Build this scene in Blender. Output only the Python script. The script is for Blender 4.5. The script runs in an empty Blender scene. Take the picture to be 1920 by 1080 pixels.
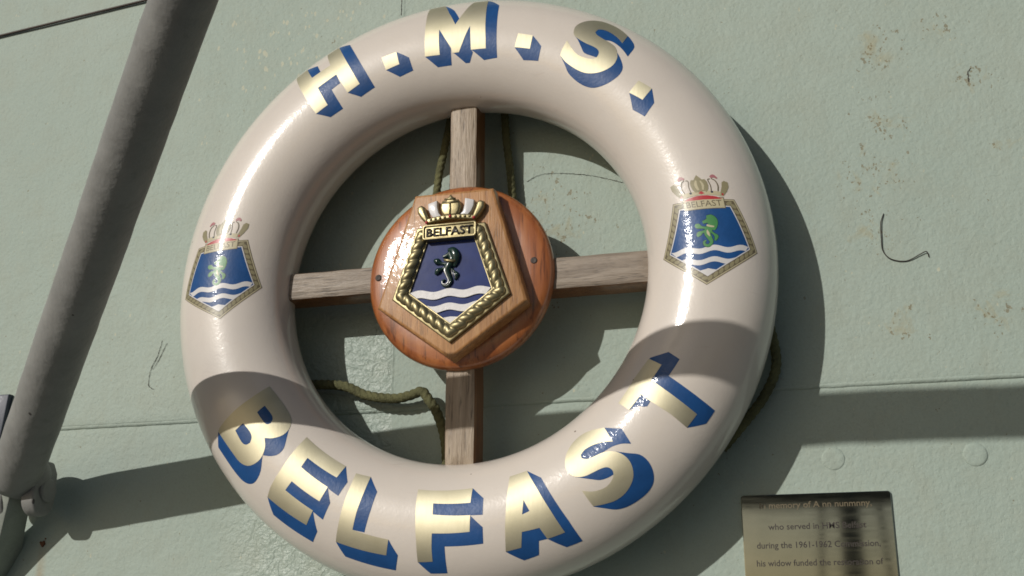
import bpy, bmesh, math, random
from mathutils import Vector, Matrix, noise

random.seed(7)
R = math.radians
scene = bpy.context.scene

# ------------------------------------------------------------------ camera, sky, sun, exposure
H = 1.5                                   # height of the lifebuoy's centre above the deck


def V(x, y, z):
    """wall frame (x right, y up, z out of the wall, origin at the buoy's centre) -> world"""
    return Vector((x, -z, y + H))


cam_data = bpy.data.cameras.new('camera')
cam = bpy.data.objects.new('camera', cam_data)
scene.collection.objects.link(cam)
scene.camera = cam
cam_data.sensor_width = 36.0
cam_data.lens = 36.0 * 2200 / 1920
cam_data.clip_start = 0.02
cam_data.clip_end = 500
_rx, _ry = 0.30832435, 0.25895516
_c, _s = math.cos, math.sin
_m = Matrix(((_c(_ry), _s(_ry) * _s(_rx), _s(_ry) * _c(_rx)),
             (0.0, _c(_rx), -_s(_rx)),
             (-_s(_ry), _c(_ry) * _s(_rx), _c(_ry) * _c(_rx))))
_toworld = Matrix(((1, 0, 0), (0, 0, -1), (0, 1, 0)))
cam.matrix_world = Matrix.Translation(V(0.41072, -0.44964, 1.31551)) @ (_toworld @ _m).to_4x4()

SUN = Vector((-0.60, -1.0, 0.48)).normalized()          # towards the sun
world = bpy.data.worlds.new('World')
scene.world = world
world.use_nodes = True
wn = world.node_tree
wn.nodes.clear()
sky = wn.nodes.new('ShaderNodeTexSky')
sky.sky_type = 'NISHITA'
sky.sun_disc = False
sky.sun_elevation = math.asin(SUN.z)
sky.sun_rotation = math.atan2(SUN.x, SUN.y)
sky.air_density = 1.0
sky.dust_density = 1.6
bg = wn.nodes.new('ShaderNodeBackground')
bg.inputs['Strength'].default_value = 0.06
wo = wn.nodes.new('ShaderNodeOutputWorld')
wn.links.new(sky.outputs[0], bg.inputs['Color'])
wn.links.new(bg.outputs[0], wo.inputs['Surface'])

sl = bpy.data.lights.new('sun', 'SUN')
sl.energy = 4.0
sl.angle = R(0.53)
sl.color = (1.0, 0.96, 0.90)
so = bpy.data.objects.new('sun', sl)
scene.collection.objects.link(so)
so.rotation_euler = SUN.to_track_quat('Z', 'Y').to_euler()
so.location = SUN * 6 + Vector((0, 0, H))

vs = scene.view_settings
vs.view_transform = 'Standard'
vs.look = 'None'
vs.exposure = -0.5
vs.gamma = 1.0
vs.use_curve_mapping = False
scene.cycles.filter_width = 1.7

# ------------------------------------------------------------------ helpers
COL = scene.collection


def tag(o, label=None, cat=None, group=None, kind=None):
    if label: o['label'] = label
    if cat: o['category'] = cat
    if group: o['group'] = group
    if kind: o['kind'] = kind
    return o


def empty(name, loc):
    o = bpy.data.objects.new(name, None)
    COL.objects.link(o)
    o.location = loc
    o.empty_display_size = 0.05
    return o


def obj(name, bm, mat, parent=None, smooth=True, sharp=None):
    """link a bmesh (world coordinates) as one mesh object"""
    me = bpy.data.meshes.new(name)
    bm.normal_update()
    bm.to_mesh(me)
    bm.free()
    if smooth:
        for p_ in me.polygons: p_.use_smooth = True
        if sharp: me.set_sharp_from_angle(angle=R(sharp))
    o = bpy.data.objects.new(name, me)
    COL.objects.link(o)
    if isinstance(mat, (list, tuple)):
        for m_ in mat: me.materials.append(m_)
    else:
        me.materials.append(mat)
    if parent is not None:
        o.parent = parent
        if parent.type == 'EMPTY':
            o.matrix_parent_inverse = Matrix.Translation(-parent.location)
    return o


def pts(s):
    return [tuple(float(v) for v in t.split(',')) for t in s.split()]


def fill2d(loops):
    """triangulated flat bmesh (z = 0) of a polygon with holes"""
    bm = bmesh.new()
    for lp in loops:
        vs_ = [bm.verts.new((a, b, 0)) for a, b in lp]
        for i in range(len(vs_)): bm.edges.new((vs_[i], vs_[(i + 1) % len(vs_)]))
    bmesh.ops.triangle_fill(bm, use_beauty=True, use_dissolve=False, edges=bm.edges[:], normal=(0, 0, 1))
    return bm


def grid_cut(bm, step):
    """cut along a regular grid, so that the sheet can be bent"""
    for ax in (0, 1):
        lo = min(v.co[ax] for v in bm.verts); hi = max(v.co[ax] for v in bm.verts)
        k = math.floor(lo / step) + 1
        n = Vector((1, 0, 0)) if ax == 0 else Vector((0, 1, 0))
        while k * step < hi:
            bmesh.ops.bisect_plane(bm, geom=bm.verts[:] + bm.edges[:] + bm.faces[:], dist=1e-7,
                                   plane_co=n * (k * step), plane_no=n)
            k += 1


def prism(loops, z0, z1, bev=0.0, seg=2, bm=None, shift=(0, 0)):
    """plate standing on the wall frame: outline(s) in metres (x, y), from z0 out to z1, front edge rounded"""
    b = bmesh.new() if bm is None else bm
    f = fill2d(loops)
    f.normal_update()
    if sum(x.normal.z for x in f.faces) < 0: bmesh.ops.reverse_faces(f, faces=f.faces[:])
    bmesh.ops.dissolve_limit(f, angle_limit=0.001, verts=f.verts[:], edges=f.edges[:])
    ret = bmesh.ops.extrude_face_region(f, geom=f.faces[:], use_keep_orig=True)
    top = [g for g in ret['geom'] if isinstance(g, bmesh.types.BMVert)]
    tset = set(top)
    for v in f.verts:
        v.co.z = z1 if v in tset else z0
    bmesh.ops.recalc_face_normals(f, faces=f.faces[:])
    if bev > 0:
        es = [e for e in f.edges if e.verts[0] in tset and e.verts[1] in tset and e.is_manifold and
              abs(e.calc_face_angle(0)) > 0.5]
        bmesh.ops.bevel(f, geom=es, offset=bev, segments=seg, profile=0.5, affect='EDGES')
    for v in f.verts: v.co = V(v.co.x + shift[0], v.co.y + shift[1], v.co.z)
    bmesh.ops.recalc_face_normals(f, faces=f.faces[:])
    if bm is None:
        b.free()
        return f
    me = bpy.data.meshes.new('tmp'); f.to_mesh(me); f.free(); b.from_mesh(me); bpy.data.meshes.remove(me)
    return b


def catmull(P, n=8):
    P = [Vector(p_) for p_ in P]
    out = []
    for i in range(len(P) - 1):
        a = P[i - 1] if i > 0 else P[i] * 2 - P[i + 1]
        b, c = P[i], P[i + 1]
        d = P[i + 2] if i + 2 < len(P) else P[i + 1] * 2 - P[i]
        for k in range(n):
            t = k / n
            out.append(0.5 * ((2 * b) + (-a + c) * t + (2 * a - 5 * b + 4 * c - d) * t * t + (-a + 3 * b - 3 * c + d) * t ** 3))
    out.append(P[-1])
    return out


def resample(P, step):
    out = [P[0].copy()]
    acc = 0.0
    for a, b in zip(P, P[1:]):
        L = (b - a).length
        t = step - acc
        while t <= L:
            out.append(a.lerp(b, t / L)); t += step
        acc = (acc + L) % step
    if (out[-1] - P[-1]).length > step * 0.3: out.append(P[-1].copy())
    return out


def sweep(path, rad, seg=12, bm=None, strands=0, pitch=0.03, depth=0.2, caps=True, flat=1.0, up=None):
    """tube along world points; rad a number or a list; strands > 0 twists it like a rope"""
    b = bmesh.new() if bm is None else bm
    n = len(path)
    rads = rad if isinstance(rad, (list, tuple)) else [rad] * n
    t0 = (path[1] - path[0]).normalized()
    u = Vector(up) if up else t0.orthogonal()
    u = (u - t0 * u.dot(t0)).normalized()
    rings = []
    s = 0.0
    for i, p_ in enumerate(path):
        t = (path[min(i + 1, n - 1)] - path[max(i - 1, 0)]).normalized()
        u = (u - t * u.dot(t)).normalized()
        w = t.cross(u)
        if i: s += (path[i] - path[i - 1]).length
        ring = []
        for k in range(seg):
            a = 2 * math.pi * k / seg
            r_ = rads[i]
            if strands: r_ *= 1 - depth + depth * abs(math.cos(0.5 * strands * (a - 2 * math.pi * s / pitch))) ** 0.8 * 1.3
            ring.append(b.verts.new(p_ + u * (math.cos(a) * r_ * flat) + w * (math.sin(a) * r_)))
        rings.append(ring)
    for A, B in zip(rings, rings[1:]):
        for k in range(seg):
            b.faces.new((A[k], A[(k + 1) % seg], B[(k + 1) % seg], B[k]))
    if caps:
        b.faces.new(list(reversed(rings[0]))); b.faces.new(rings[-1])
    return b


def lathe(profile, seg, origin, axis, bm=None):
    """profile: (radius, height along axis)"""
    b = bmesh.new() if bm is None else bm
    ax = Vector(axis).normalized()
    u = ax.orthogonal().normalized(); w = ax.cross(u)
    rows = []
    for r_, h in profile:
        if r_ < 1e-6:
            rows.append([b.verts.new(Vector(origin) + ax * h)])
        else:
            rows.append([b.verts.new(Vector(origin) + ax * h + (u * math.cos(2 * math.pi * k / seg) + w * math.sin(2 * math.pi * k / seg)) * r_) for k in range(seg)])
    for A, B in zip(rows, rows[1:]):
        for k in range(seg):
            k2 = (k + 1) % seg
            if len(A) == 1: b.faces.new((A[0], B[k2], B[k])) if len(B) > 1 else None
            elif len(B) == 1: b.faces.new((A[k], A[k2], B[0]))
            else: b.faces.new((A[k], A[k2], B[k2], B[k]))
    bmesh.ops.recalc_face_normals(b, faces=b.faces[:])
    return b


def box(a, b_, bev=0.0, bm=None, seg=2):
    """box between two wall-frame corners"""
    (x0, y0, z0), (x1, y1, z1) = a, b_
    return prism([[(x0, y0), (x1, y0), (x1, y1), (x0, y1)]], z0, z1, bev, seg, bm)


def text_mesh(body, size, width=None, offset=0.0, space=1.0):
    """lettering as a flat 2-D bmesh centred on x, baseline y = 0"""
    cu = bpy.data.curves.new('t', 'FONT')
    cu.body = body; cu.size = size; cu.align_x = 'CENTER'; cu.offset = offset; cu.space_character = space
    cu.resolution_u = 3
    o = bpy.data.objects.new('t', cu)
    COL.objects.link(o)
    dg = bpy.context.evaluated_depsgraph_get()
    me = bpy.data.meshes.new_from_object(o.evaluated_get(dg))
    bm = bmesh.new(); bm.from_mesh(me)
    bpy.data.objects.remove(o); bpy.data.curves.remove(cu); bpy.data.meshes.remove(me)
    if width:
        lo = min(v.co.x for v in bm.verts); hi = max(v.co.x for v in bm.verts)
        k = width / (hi - lo); mid = (lo + hi) / 2
        for v in bm.verts: v.co.x = (v.co.x - mid) * k
    return bm


# ------------------------------------------------------------------ materials
class Mat:
    def __init__(self, name):
        self.m = bpy.data.materials.new(name)
        self.m.use_nodes = True
        self.nt = self.m.node_tree
        self.b = self.nt.nodes['Principled BSDF']
        self.co = None

    def n(self, t, **kw):
        nd = self.nt.nodes.new(t)
        for k, v in kw.items():
            if k in nd.inputs:
                if hasattr(v, 'is_output'): self.nt.links.new(v, nd.inputs[k])
                else: nd.inputs[k].default_value = v
            else:
                setattr(nd, k, v)
        return nd

    def coord(self):
        if self.co is None: self.co = self.n('ShaderNodeTexCoord').outputs['Object']
        return self.co

    def scaled(self, s, rot=(0, 0, 0), loc=(0, 0, 0)):
        mp = self.n('ShaderNodeMapping', Vector=self.coord())
        mp.inputs['Scale'].default_value = s
        mp.inputs['Rotation'].default_value = rot
        mp.inputs['Location'].default_value = loc
        return mp.outputs[0]

    def noise(self, scale, detail=4, rough=0.55, vec=None, dist=0.0):
        return self.n('ShaderNodeTexNoise', Vector=vec or self.coord(), Scale=scale, Detail=detail, Roughness=rough, Distortion=dist).outputs['Fac']

    def ramp(self, fac, stops):
        r = self.n('ShaderNodeValToRGB', Fac=fac)
        el = r.color_ramp.elements
        while len(el) < len(stops): el.new(0.5)
        for e, (p_, c) in zip(el, stops):
            e.position = p_
            e.color = (c, c, c, 1) if isinstance(c, (int, float)) else (*c, 1)
        return r.outputs[0]

    def math(self, op, a, b=0.0, c=0.0):
        nd = self.nt.nodes.new('ShaderNodeMath'); nd.operation = op
        for i, v in enumerate((a, b, c)):
            if hasattr(v, 'is_output'): self.nt.links.new(v, nd.inputs[i])
            else: nd.inputs[i].default_value = v
        return nd.outputs[0]

    def mix(self, fac, a, b, blend='MIX'):
        nd = self.nt.nodes.new('ShaderNodeMix'); nd.data_type = 'RGBA'; nd.blend_type = blend
        for i, v in ((0, fac), (6, a), (7, b)):
            if hasattr(v, 'is_output'): self.nt.links.new(v, nd.inputs[i])
            else: nd.inputs[i].default_value = v if i == 0 else (*v, 1)
        return nd.outputs[2]

    def bump(self, h, strength, dist, prev=None):
        nd = self.n('ShaderNodeBump', Height=h, Strength=strength, Distance=dist)
        if prev is not None: self.nt.links.new(prev, nd.inputs['Normal'])
        return nd.outputs[0]

    def set(self, **kw):
        for k, v in kw.items():
            k = {'color': 'Base Color', 'rough': 'Roughness', 'metal': 'Metallic', 'normal': 'Normal', 'coat': 'Coat Weight',
                 'coat_rough': 'Coat Roughness', 'spec': 'Specular IOR Level', 'coat_normal': 'Coat Normal'}[k]
            if hasattr(v, 'is_output'): self.nt.links.new(v, self.b.inputs[k])
            else: self.b.inputs[k].default_value = (*v, 1) if isinstance(v, tuple) else v
        return self.m


def wall_material():
    m = Mat('wall_paint')
    sep = m.n('ShaderNodeSeparateXYZ', Vector=m.coord())
    big = m.noise(3.0, 5)
    base = m.ramp(big, [(0.3, (0.318, 0.388, 0.338)), (0.7, (0.358, 0.422, 0.368))])
    mid = m.noise(26, 6, 0.6)
    base = m.mix(m.ramp(mid, [(0.45, 0.0), (0.75, 0.45)]), base, (0.325, 0.36, 0.295))
    fine = m.noise(420, 3, 0.6)
    base = m.mix(m.ramp(fine, [(0.35, 0.25), (0.5, 0.0)]), base, (0.26, 0.29, 0.235))
    # where rust has come through the paint
    reg = None
    for x, y, r_ in RUST:
        d = m.n('ShaderNodeVectorMath', operation='DISTANCE')
        m.nt.links.new(m.coord(), d.inputs[0]); d.inputs[1].default_value = V(x, y, -0.06)
        f = m.n('ShaderNodeMapRange', Value=d.outputs['Value']).outputs[0]
        nd = f.node
        nd.inputs['From Min'].default_value = r_; nd.inputs['From Max'].default_value = r_ * 0.15
        nd.interpolation_type = 'SMOOTHSTEP'
        reg = f if reg is None else m.math('MAXIMUM', reg, f)
    patch = m.noise(38, 5, 0.65, dist=0.8)
    thr = m.math('ADD', patch, m.math('MULTIPLY', reg, 0.24))
    halo = m.ramp(thr, [(0.74, 0.0), (0.92, 0.5)])
    base = m.mix(halo, base, (0.34, 0.30, 0.17))
    wob = m.n('ShaderNodeTexNoise', Vector=m.coord(), Scale=320.0, Detail=2.0)
    wv = m.n('ShaderNodeVectorMath', operation='MULTIPLY_ADD')
    m.nt.links.new(wob.outputs['Color'], wv.inputs[0]); wv.inputs[1].default_value = (0.006, 0.006, 0.006); m.nt.links.new(m.scaled((1, 1, 0.72), (0, R(25), 0)), wv.inputs[2])
    sp = m.n('ShaderNodeTexVoronoi', Vector=wv.outputs[0], Scale=230.0, Randomness=1.0).outputs['Distance']
    gate = m.noise(70, 3, 0.6)
    lim = m.math('MULTIPLY', m.math('SUBTRACT', m.math('ADD', gate, m.math('MULTIPLY', reg, 0.21)), 0.565), 1.6)
    speck = m.math('LESS_THAN', sp, lim)
    base = m.mix(m.math('MULTIPLY', speck, 0.62), base, (0.17, 0.125, 0.055))
    # pale flecks where the top coat has flaked, and one rust run below a scab
    d = m.n('ShaderNodeVectorMath', operation='DISTANCE')
    m.nt.links.new(m.coord(), d.inputs[0]); d.inputs[1].default_value = V(-0.28, 0.36, -0.06)
    fl = m.n('ShaderNodeMapRange', Value=d.outputs['Value']); fl.inputs['From Min'].default_value = 0.2; fl.inputs['From Max'].default_value = 0.02
    sp2 = m.n('ShaderNodeTexVoronoi', Vector=m.scaled((1, 1, 0.45), (0, R(-35), 0)), Scale=150.0).outputs['Distance']
    pale = m.math('LESS_THAN', sp2, m.math('MULTIPLY', m.math('SUBTRACT', m.math('ADD', m.noise(55, 3, 0.6), m.math('MULTIPLY', fl.outputs[0], 0.2)), 0.58), 1.7))
    base = m.mix(m.math('MULTIPLY', pale, 0.55), base, (0.52, 0.50, 0.36))
    d = m.n('ShaderNodeVectorMath', operation='DISTANCE')
    m.nt.links.new(m.scaled((1, 0, 0.16)), d.inputs[0]); d.inputs[1].default_value = Vector((-0.6035, 0, (H - 0.345) * 0.16))
    st = m.n('ShaderNodeMapRange', Value=d.outputs['Value']); st.inputs['From Min'].default_value = 0.0095; st.inputs['From Max'].default_value = 0.001
    base = m.mix(m.math('MULTIPLY', m.math('MULTIPLY', st.outputs[0], m.noise(80, 3, 0.6, vec=m.scaled((1, 1, 0.1)))), 0.8), base, (0.30, 0.20, 0.09))
    # smears and drips with a vertical run
    run = m.noise(9, 4, 0.6, vec=m.scaled((6, 1, 0.7)))
    base = m.mix(m.ramp(run, [(0.58, 0.0), (0.8, 0.25)]), base, (0.30, 0.32, 0.25))
    # relief: orange peel everywhere, thick wrinkled paint on the older plate
    h1 = m.noise(170, 4, 0.6)
    h2 = m.noise(30, 4, 0.55)
    nrm = m.bump(h2, 0.35, 0.004)
    nrm = m.bump(h1, 0.6, 0.0018, nrm)
    nrm = m.bump(m.ramp(sp, [(0.0, 0.0), (0.35, 1.0)]), 0.25, 0.001, nrm)
    old = m.n('ShaderNodeMapRange', Value=sep.outputs['X']); old.inputs['From Min'].default_value = -0.112; old.inputs['From Max'].default_value = -0.116
    lowp = m.n('ShaderNodeMapRange', Value=sep.outputs['Z']); lowp.inputs['From Min'].default_value = H + 0.02; lowp.inputs['From Max'].default_value = H - 0.03
    lf = m.n('ShaderNodeMapRange', Value=sep.outputs['X']); lf.inputs['From Min'].default_value = -0.36; lf.inputs['From Max'].default_value = -0.28
    oldf = m.math('MULTIPLY', m.math('MULTIPLY', old.outputs[0], lowp.outputs[0]), lf.outputs[0])
    wr = m.noise(75, 3, 0.5, dist=1.6)
    wb = m.n('ShaderNodeBump', Height=wr, Distance=0.006)
    m.nt.links.new(m.math('MULTIPLY', oldf, 0.45), wb.inputs['Strength']); m.nt.links.new(nrm, wb.inputs['Normal'])
    rg = m.math('SUBTRACT', 0.62, m.math('MULTIPLY', oldf, 0.30))
    return m.set(color=base, rough=rg, normal=wb.outputs[0], spec=0.28)


RUST = [(0.517, 0.177, 0.06), (0.499, 0.108, 0.075), (0.493, 0.047, 0.06), (0.647, 0.14, 0.03), (0.52, 0.278, 0.06), (0.621, 0.228, 0.05),
        (0.62, -0.07, 0.05), (0.518, -0.074, 0.05), (0.1, 0.1, 0.09), (0.59, 0.30, 0.04)]


def paint(name, col, rough=0.35, coat=0.3, coat_rough=0.12, bump=0.15, scale=260, dist=0.0006, vary=0.08, metal=0.0, spec=0.5):
    m = Mat(name)
    f = m.noise(45, 5)
    a = tuple(c * (1 - vary) for c in col); b = tuple(min(1, c * (1 + vary)) for c in col)
    c = m.ramp(f, [(0.3, a), (0.7, b)])
    nrm = m.bump(m.noise(scale, 3), bump, dist)
    return m.set(color=c, rough=rough, coat=coat, coat_rough=coat_rough, normal=nrm, metal=metal, spec=spec, coat_normal=nrm)


def ring_material():
    m = Mat('cream_gloss_paint')
    base = m.ramp(m.noise(7, 5), [(0.3, (0.615, 0.56, 0.50)), (0.7, (0.66, 0.60, 0.535))])
    base = m.mix(m.ramp(m.noise(40, 6, 0.65), [(0.52, 0.0), (0.8, 0.3)]), base, (0.60, 0.53, 0.45))
    scr = m.noise(16, 5, 0.7, vec=m.scaled((1, 1, 7)), dist=0.6)
    base = m.mix(m.ramp(scr, [(0.66, 0.0), (0.74, 0.35)]), base, (0.50, 0.40, 0.33))
    vo = m.n('ShaderNodeTexVoronoi', Vector=m.coord(), Scale=42.0)
    sp = m.math('LESS_THAN', vo.outputs['Distance'], 0.055)
    sepc = m.n('ShaderNodeSeparateColor', Color=vo.outputs['Color'])
    sp = m.math('MULTIPLY', sp, m.math('LESS_THAN', sepc.outputs[0], 0.16))
    base = m.mix(m.math('MULTIPLY', sp, 0.8), base, (0.10, 0.07, 0.04))
    nrm = m.bump(m.noise(60, 3, 0.5), 0.18, 0.0012)
    nrm = m.bump(m.noise(330, 3, 0.6), 0.2, 0.0006, nrm)
    return m.set(color=base, rough=0.42, normal=nrm, coat=1.0, coat_rough=0.125, coat_normal=nrm, spec=0.33)


def gold_leaf():
    m = Mat('gold_leaf')
    f = m.noise(30, 5)
    c = m.ramp(f, [(0.3, (0.48, 0.445, 0.315)), (0.7, (0.56, 0.52, 0.38))])
    streak = m.noise(60, 4, 0.6, vec=m.scaled((5, 5, 0.8)))
    nrm = m.bump(streak, 0.12, 0.0006)
    return m.set(color=c, metal=0.88, rough=0.54, normal=nrm)


def wood(name, c0, c1, c2, axis, rough=0.55, coat=0.0, coat_rough=0.1, bump=0.5, scale=1.0, coat_bump=0.0):
    m = Mat(name)
    s = [16.0, 16.0, 16.0]; s['xyz'.index(axis)] = 1.1
    vec = m.scaled(tuple(v * scale for v in s))
    g = m.noise(7, 6, 0.62, vec=vec, dist=0.5)
    col = m.ramp(g, [(0.28, c0), (0.5, c1), (0.75, c2)])
    s2 = [60.0, 60.0, 60.0]; s2['xyz'.index(axis)] = 4.5
    pores = m.noise(7, 3, 0.6, vec=m.scaled(tuple(v * scale for v in s2)))
    col = m.mix(m.ramp(pores, [(0.30, 0.75), (0.44, 0.0)]), col, tuple(c * 0.35 for c in c0))
    col = m.mix(m.ramp(m.noise(12, 4), [(0.45, 0.0), (0.75, 0.35)]), col, tuple(c * 0.6 for c in c0))
    nrm = m.bump(pores, bump, 0.0012)
    nrm = m.bump(g, bump * 0.5, 0.0015, nrm)
    cn = m.bump(m.noise(150, 3), coat_bump, 0.0012)
    return m.set(color=col, rough=rough, normal=nrm, coat=coat, coat_rough=coat_rough, coat_normal=cn)


def strut_material():
    m = Mat('grey_strut_paint')
    base = m.ramp(m.noise(14, 6, 0.65), [(0.3, (0.20, 0.20, 0.19)), (0.7, (0.27, 0.27, 0.255))])
    base = m.mix(m.ramp(m.noise(60, 5, 0.7), [(0.55, 0.0), (0.72, 0.35)]), base, (0.16, 0.155, 0.14))
    v = m.n('ShaderNodeTexVoronoi', Vector=m.scaled((1, 1, 0.5)), Scale=38.0)
    sc = m.n('ShaderNodeSeparateColor', Color=v.outputs['Color'])
    chip = m.math('MULTIPLY', m.math('LESS_THAN', v.outputs['Distance'], 0.075), m.math('LESS_THAN', sc.outputs[0], 0.22))
    base = m.mix(m.math('MULTIPLY', chip, 0.85), base, (0.035, 0.03, 0.028))
    nrm = m.bump(m.noise(45, 5, 0.6), 0.35, 0.003)
    nrm = m.bump(m.noise(16, 4, 0.6, vec=m.scaled((4, 4, 1))), 0.3, 0.004, nrm)
    return m.set(color=base, rough=0.6, normal=nrm, spec=0.3)


M = {}
M['wall'] = wall_material()
M['ring'] = ring_material()
M['gold_leaf'] = gold_leaf()
M['blue'] = paint('ultramarine_paint', (0.012, 0.068, 0.215), 0.4, 0.3, 0.09, 0.25, 240, 0.001, 0.12, spec=0.25)
M['oak'] = wood('weathered_oak', (0.20, 0.145, 0.095), (0.33, 0.26, 0.185), (0.45, 0.37, 0.28), 'z', 0.5, 0.0, 0.3, 0.9)
M['oak_x'] = wood('weathered_oak_level', (0.16, 0.125, 0.09), (0.265, 0.215, 0.165), (0.35, 0.295, 0.235), 'x', 0.5, 0.0, 0.3, 0.9)
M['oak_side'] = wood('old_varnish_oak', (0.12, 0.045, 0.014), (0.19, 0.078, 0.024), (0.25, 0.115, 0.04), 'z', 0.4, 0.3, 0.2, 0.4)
M['board'] = wood('varnished_oak', (0.28, 0.125, 0.038), (0.42, 0.205, 0.072), (0.52, 0.285, 0.115), 'z', 0.45, 0.4, 0.11, 0.3, 1.4, 0.3)
M['disc'] = wood('varnished_mahogany', (0.23, 0.062, 0.014), (0.36, 0.115, 0.03), (0.46, 0.175, 0.05), 'z', 0.4, 0.8, 0.1, 0.15, 0.5, 0.35)
M['gilt'] = paint('gilt_brass', (0.31, 0.265, 0.145), 0.42, 0.0, 0.1, 0.25, 200, 0.0008, 0.2, 0.85)
M['badge_blue'] = paint('enamel_blue', (0.014, 0.030, 0.135), 0.20, 0.0, 0.15, 0.10, 45, 0.001, 0.15, spec=0.25)
M['white'] = paint('enamel_white', (0.60, 0.585, 0.58), 0.4, 0.3, 0.15, 0.2, 200, 0.0008, 0.05)
M['green'] = paint('enamel_dark_green', (0.010, 0.032, 0.024), 0.3, 0.6, 0.12, 0.2, 200, 0.0008, 0.2)
M['silver'] = paint('worn_silver', (0.50, 0.50, 0.48), 0.35, 0.0, 0.1, 0.2, 200, 0.0008, 0.15, 0.7)
M['red'] = paint('enamel_red', (0.42, 0.03, 0.035), 0.35, 0.5)
M['black'] = paint('black_fill', (0.022, 0.016, 0.012), 0.5, 0.2)
M['brown_line'] = paint('umber_line', (0.13, 0.105, 0.06), 0.4, 0.4)
M['cream'] = paint('pale_gold_paint', (0.47, 0.42, 0.27), 0.4, 0.4)
M['bronze'] = paint('dull_gold_paint', (0.26, 0.23, 0.13), 0.4, 0.4)
M['leaf_green'] = paint('green_paint', (0.05, 0.22, 0.06), 0.4, 0.4)
M['pink'] = paint('rose_paint', (0.38, 0.15, 0.16), 0.4, 0.4)
M['steel'] = strut_material()
M['lug'] = paint('grey_lug_paint', (0.24, 0.265, 0.23), 0.55, 0.1, 0.3, 0.6, 60, 0.003, 0.1)
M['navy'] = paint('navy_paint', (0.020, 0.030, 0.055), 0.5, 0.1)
M['wire'] = paint('dark_wire', (0.045, 0.032, 0.026), 0.55, 0.0, metal=0.3)
M['rope'] = paint('weathered_rope_fibre', (0.105, 0.105, 0.045), 0.9, 0.0, 0.3, 0.9, 420, 0.002, 0.35)
M['rust'] = paint('rust', (0.16, 0.07, 0.03), 0.8, 0.0, 0.3, 0.8, 200, 0.003, 0.3)
M['screw'] = paint('tarnished_screw', (0.06, 0.05, 0.045), 0.6, 0.0, 0.3, 0.4, 300, 0.001, 0.2, 0.3, spec=0.25)


def plaque_material():
    m = Mat('polished_brass')
    st = m.noise(5, 4, 0.6, vec=m.scaled((3, 3, 40)))
    c = m.ramp(m.noise(30, 5), [(0.3, (0.36, 0.36, 0.30)), (0.7, (0.42, 0.415, 0.345))])
    nrm = m.bump(m.noise(20, 2), 0.012, 0.001)
    return m.set(color=c, metal=1.0, rough=m.ramp(st, [(0.3, 0.035), (0.7, 0.07)]), normal=nrm)


M['deck'] = paint('deck_paint', (0.115, 0.12, 0.125), 0.7, 0.0, bump=0.4, scale=90, dist=0.002)
M['mast'] = paint('mast_paint', (0.10, 0.10, 0.095), 0.6, 0.0)
M['brass'] = plaque_material()

# ------------------------------------------------------------------ the wall: painted steel plates
ZW = -0.0660           # front of the upper plate, wall frame
ZL = -0.0685           # front of the lower plate


def plate(x0, x1, y0, y1, z, lip=0.003, wav=0.0007, seed=0.0, step=0.0):
    """one steel plate: gently uneven front, rounded edges, real thickness"""
    def ticks(a, b, st):
        n = max(2, int(round((b - a) / st)))
        t = [a + (b - a) * i / n for i in range(n + 1)]
        e = [0.0004, 0.0010, 0.0018, lip]
        return sorted(set([a] + [a + q for q in e] + t[1:-1] + [b - q for q in e] + [b]))
    xs, ys = ticks(x0, x1, 0.012), ticks(y0, y1, 0.012)
    if step: xs = sorted(xs + [XS - 0.0015, XS - 0.0008, XS, XS + 0.0008, XS + 0.0015])
    bm = bmesh.new()
    g = []
    for y in ys:
        row = []
        for x in xs:
            e = min(x - x0, x1 - x, y - y0, y1 - y)
            q = max(0.0, 1 - e / lip)
            drop = lip * (1 - math.sqrt(max(0.0, 1 - q * q)))
            w = wav * noise.noise(Vector((x * 5 + seed, y * 5, seed))) + wav * 0.4 * noise.noise(Vector((x * 17, y * 17, seed + 4)))
            w += step * min(1, max(0, (XS + 0.0012 - x) / 0.0024))
            row.append(bm.verts.new(V(x, y, z + w - drop)))
        g.append(row)
    for j in range(len(ys) - 1):
        for i in range(len(xs) - 1):
            bm.faces.new((g[j][i], g[j][i + 1], g[j + 1][i + 1], g[j + 1][i]))
    bd = [e for e in bm.edges if e.is_boundary]
    ret = bmesh.ops.extrude_edge_only(bm, edges=bd)
    for v in ret['geom']:
        if isinstance(v, bmesh.types.BMVert): v.co.y = -(z - 0.018)
    bmesh.ops.recalc_face_normals(bm, faces=bm.faces[:])
    return bm


wall = empty('wall', V(0, -0.9, ZL - 0.012))
wall['kind'] = 'structure'
XS = -0.113            # edge of an older, thicker plate, buried in paint
obj('steel_plate', plate(-1.6, 1.5, -0.1437, 1.1, ZW, seed=1.3, step=0.0007), M['wall'], wall)
obj('steel_plate', plate(-1.6, 1.5, -0.9, -0.1439, ZL, seed=9.7), M['wall'], wall)
# weld bead along the level seam, lumpy under many coats of paint
pth = [V(x * 0.006 - 1.3, -0.1433 + 0.0004 * noise.noise(Vector((x * 0.31, 0, 0))), ZL - 0.0016) for x in range(450)]
obj('weld_bead', sweep(pth, [0.0042 + 0.0005 * noise.noise(Vector((i * 0.55, 3, 0))) for i in range(450)], 16), M['wall'], wall)
# plugged bolt heads, painted over
for bx_, by_ in ((0.4231, -0.2291), (0.5754, -0.2308)):
    prof = [(0.0135, -0.001), (0.0130, 0.0002), (0.0110, 0.0006), (0.006, 0.0007), (0.0, 0.0007)]
    obj('bolt_head', lathe(prof, 28, V(bx_, by_, ZL + 0.0002), (0, -1, 0)), M['wall'], wall)
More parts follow.
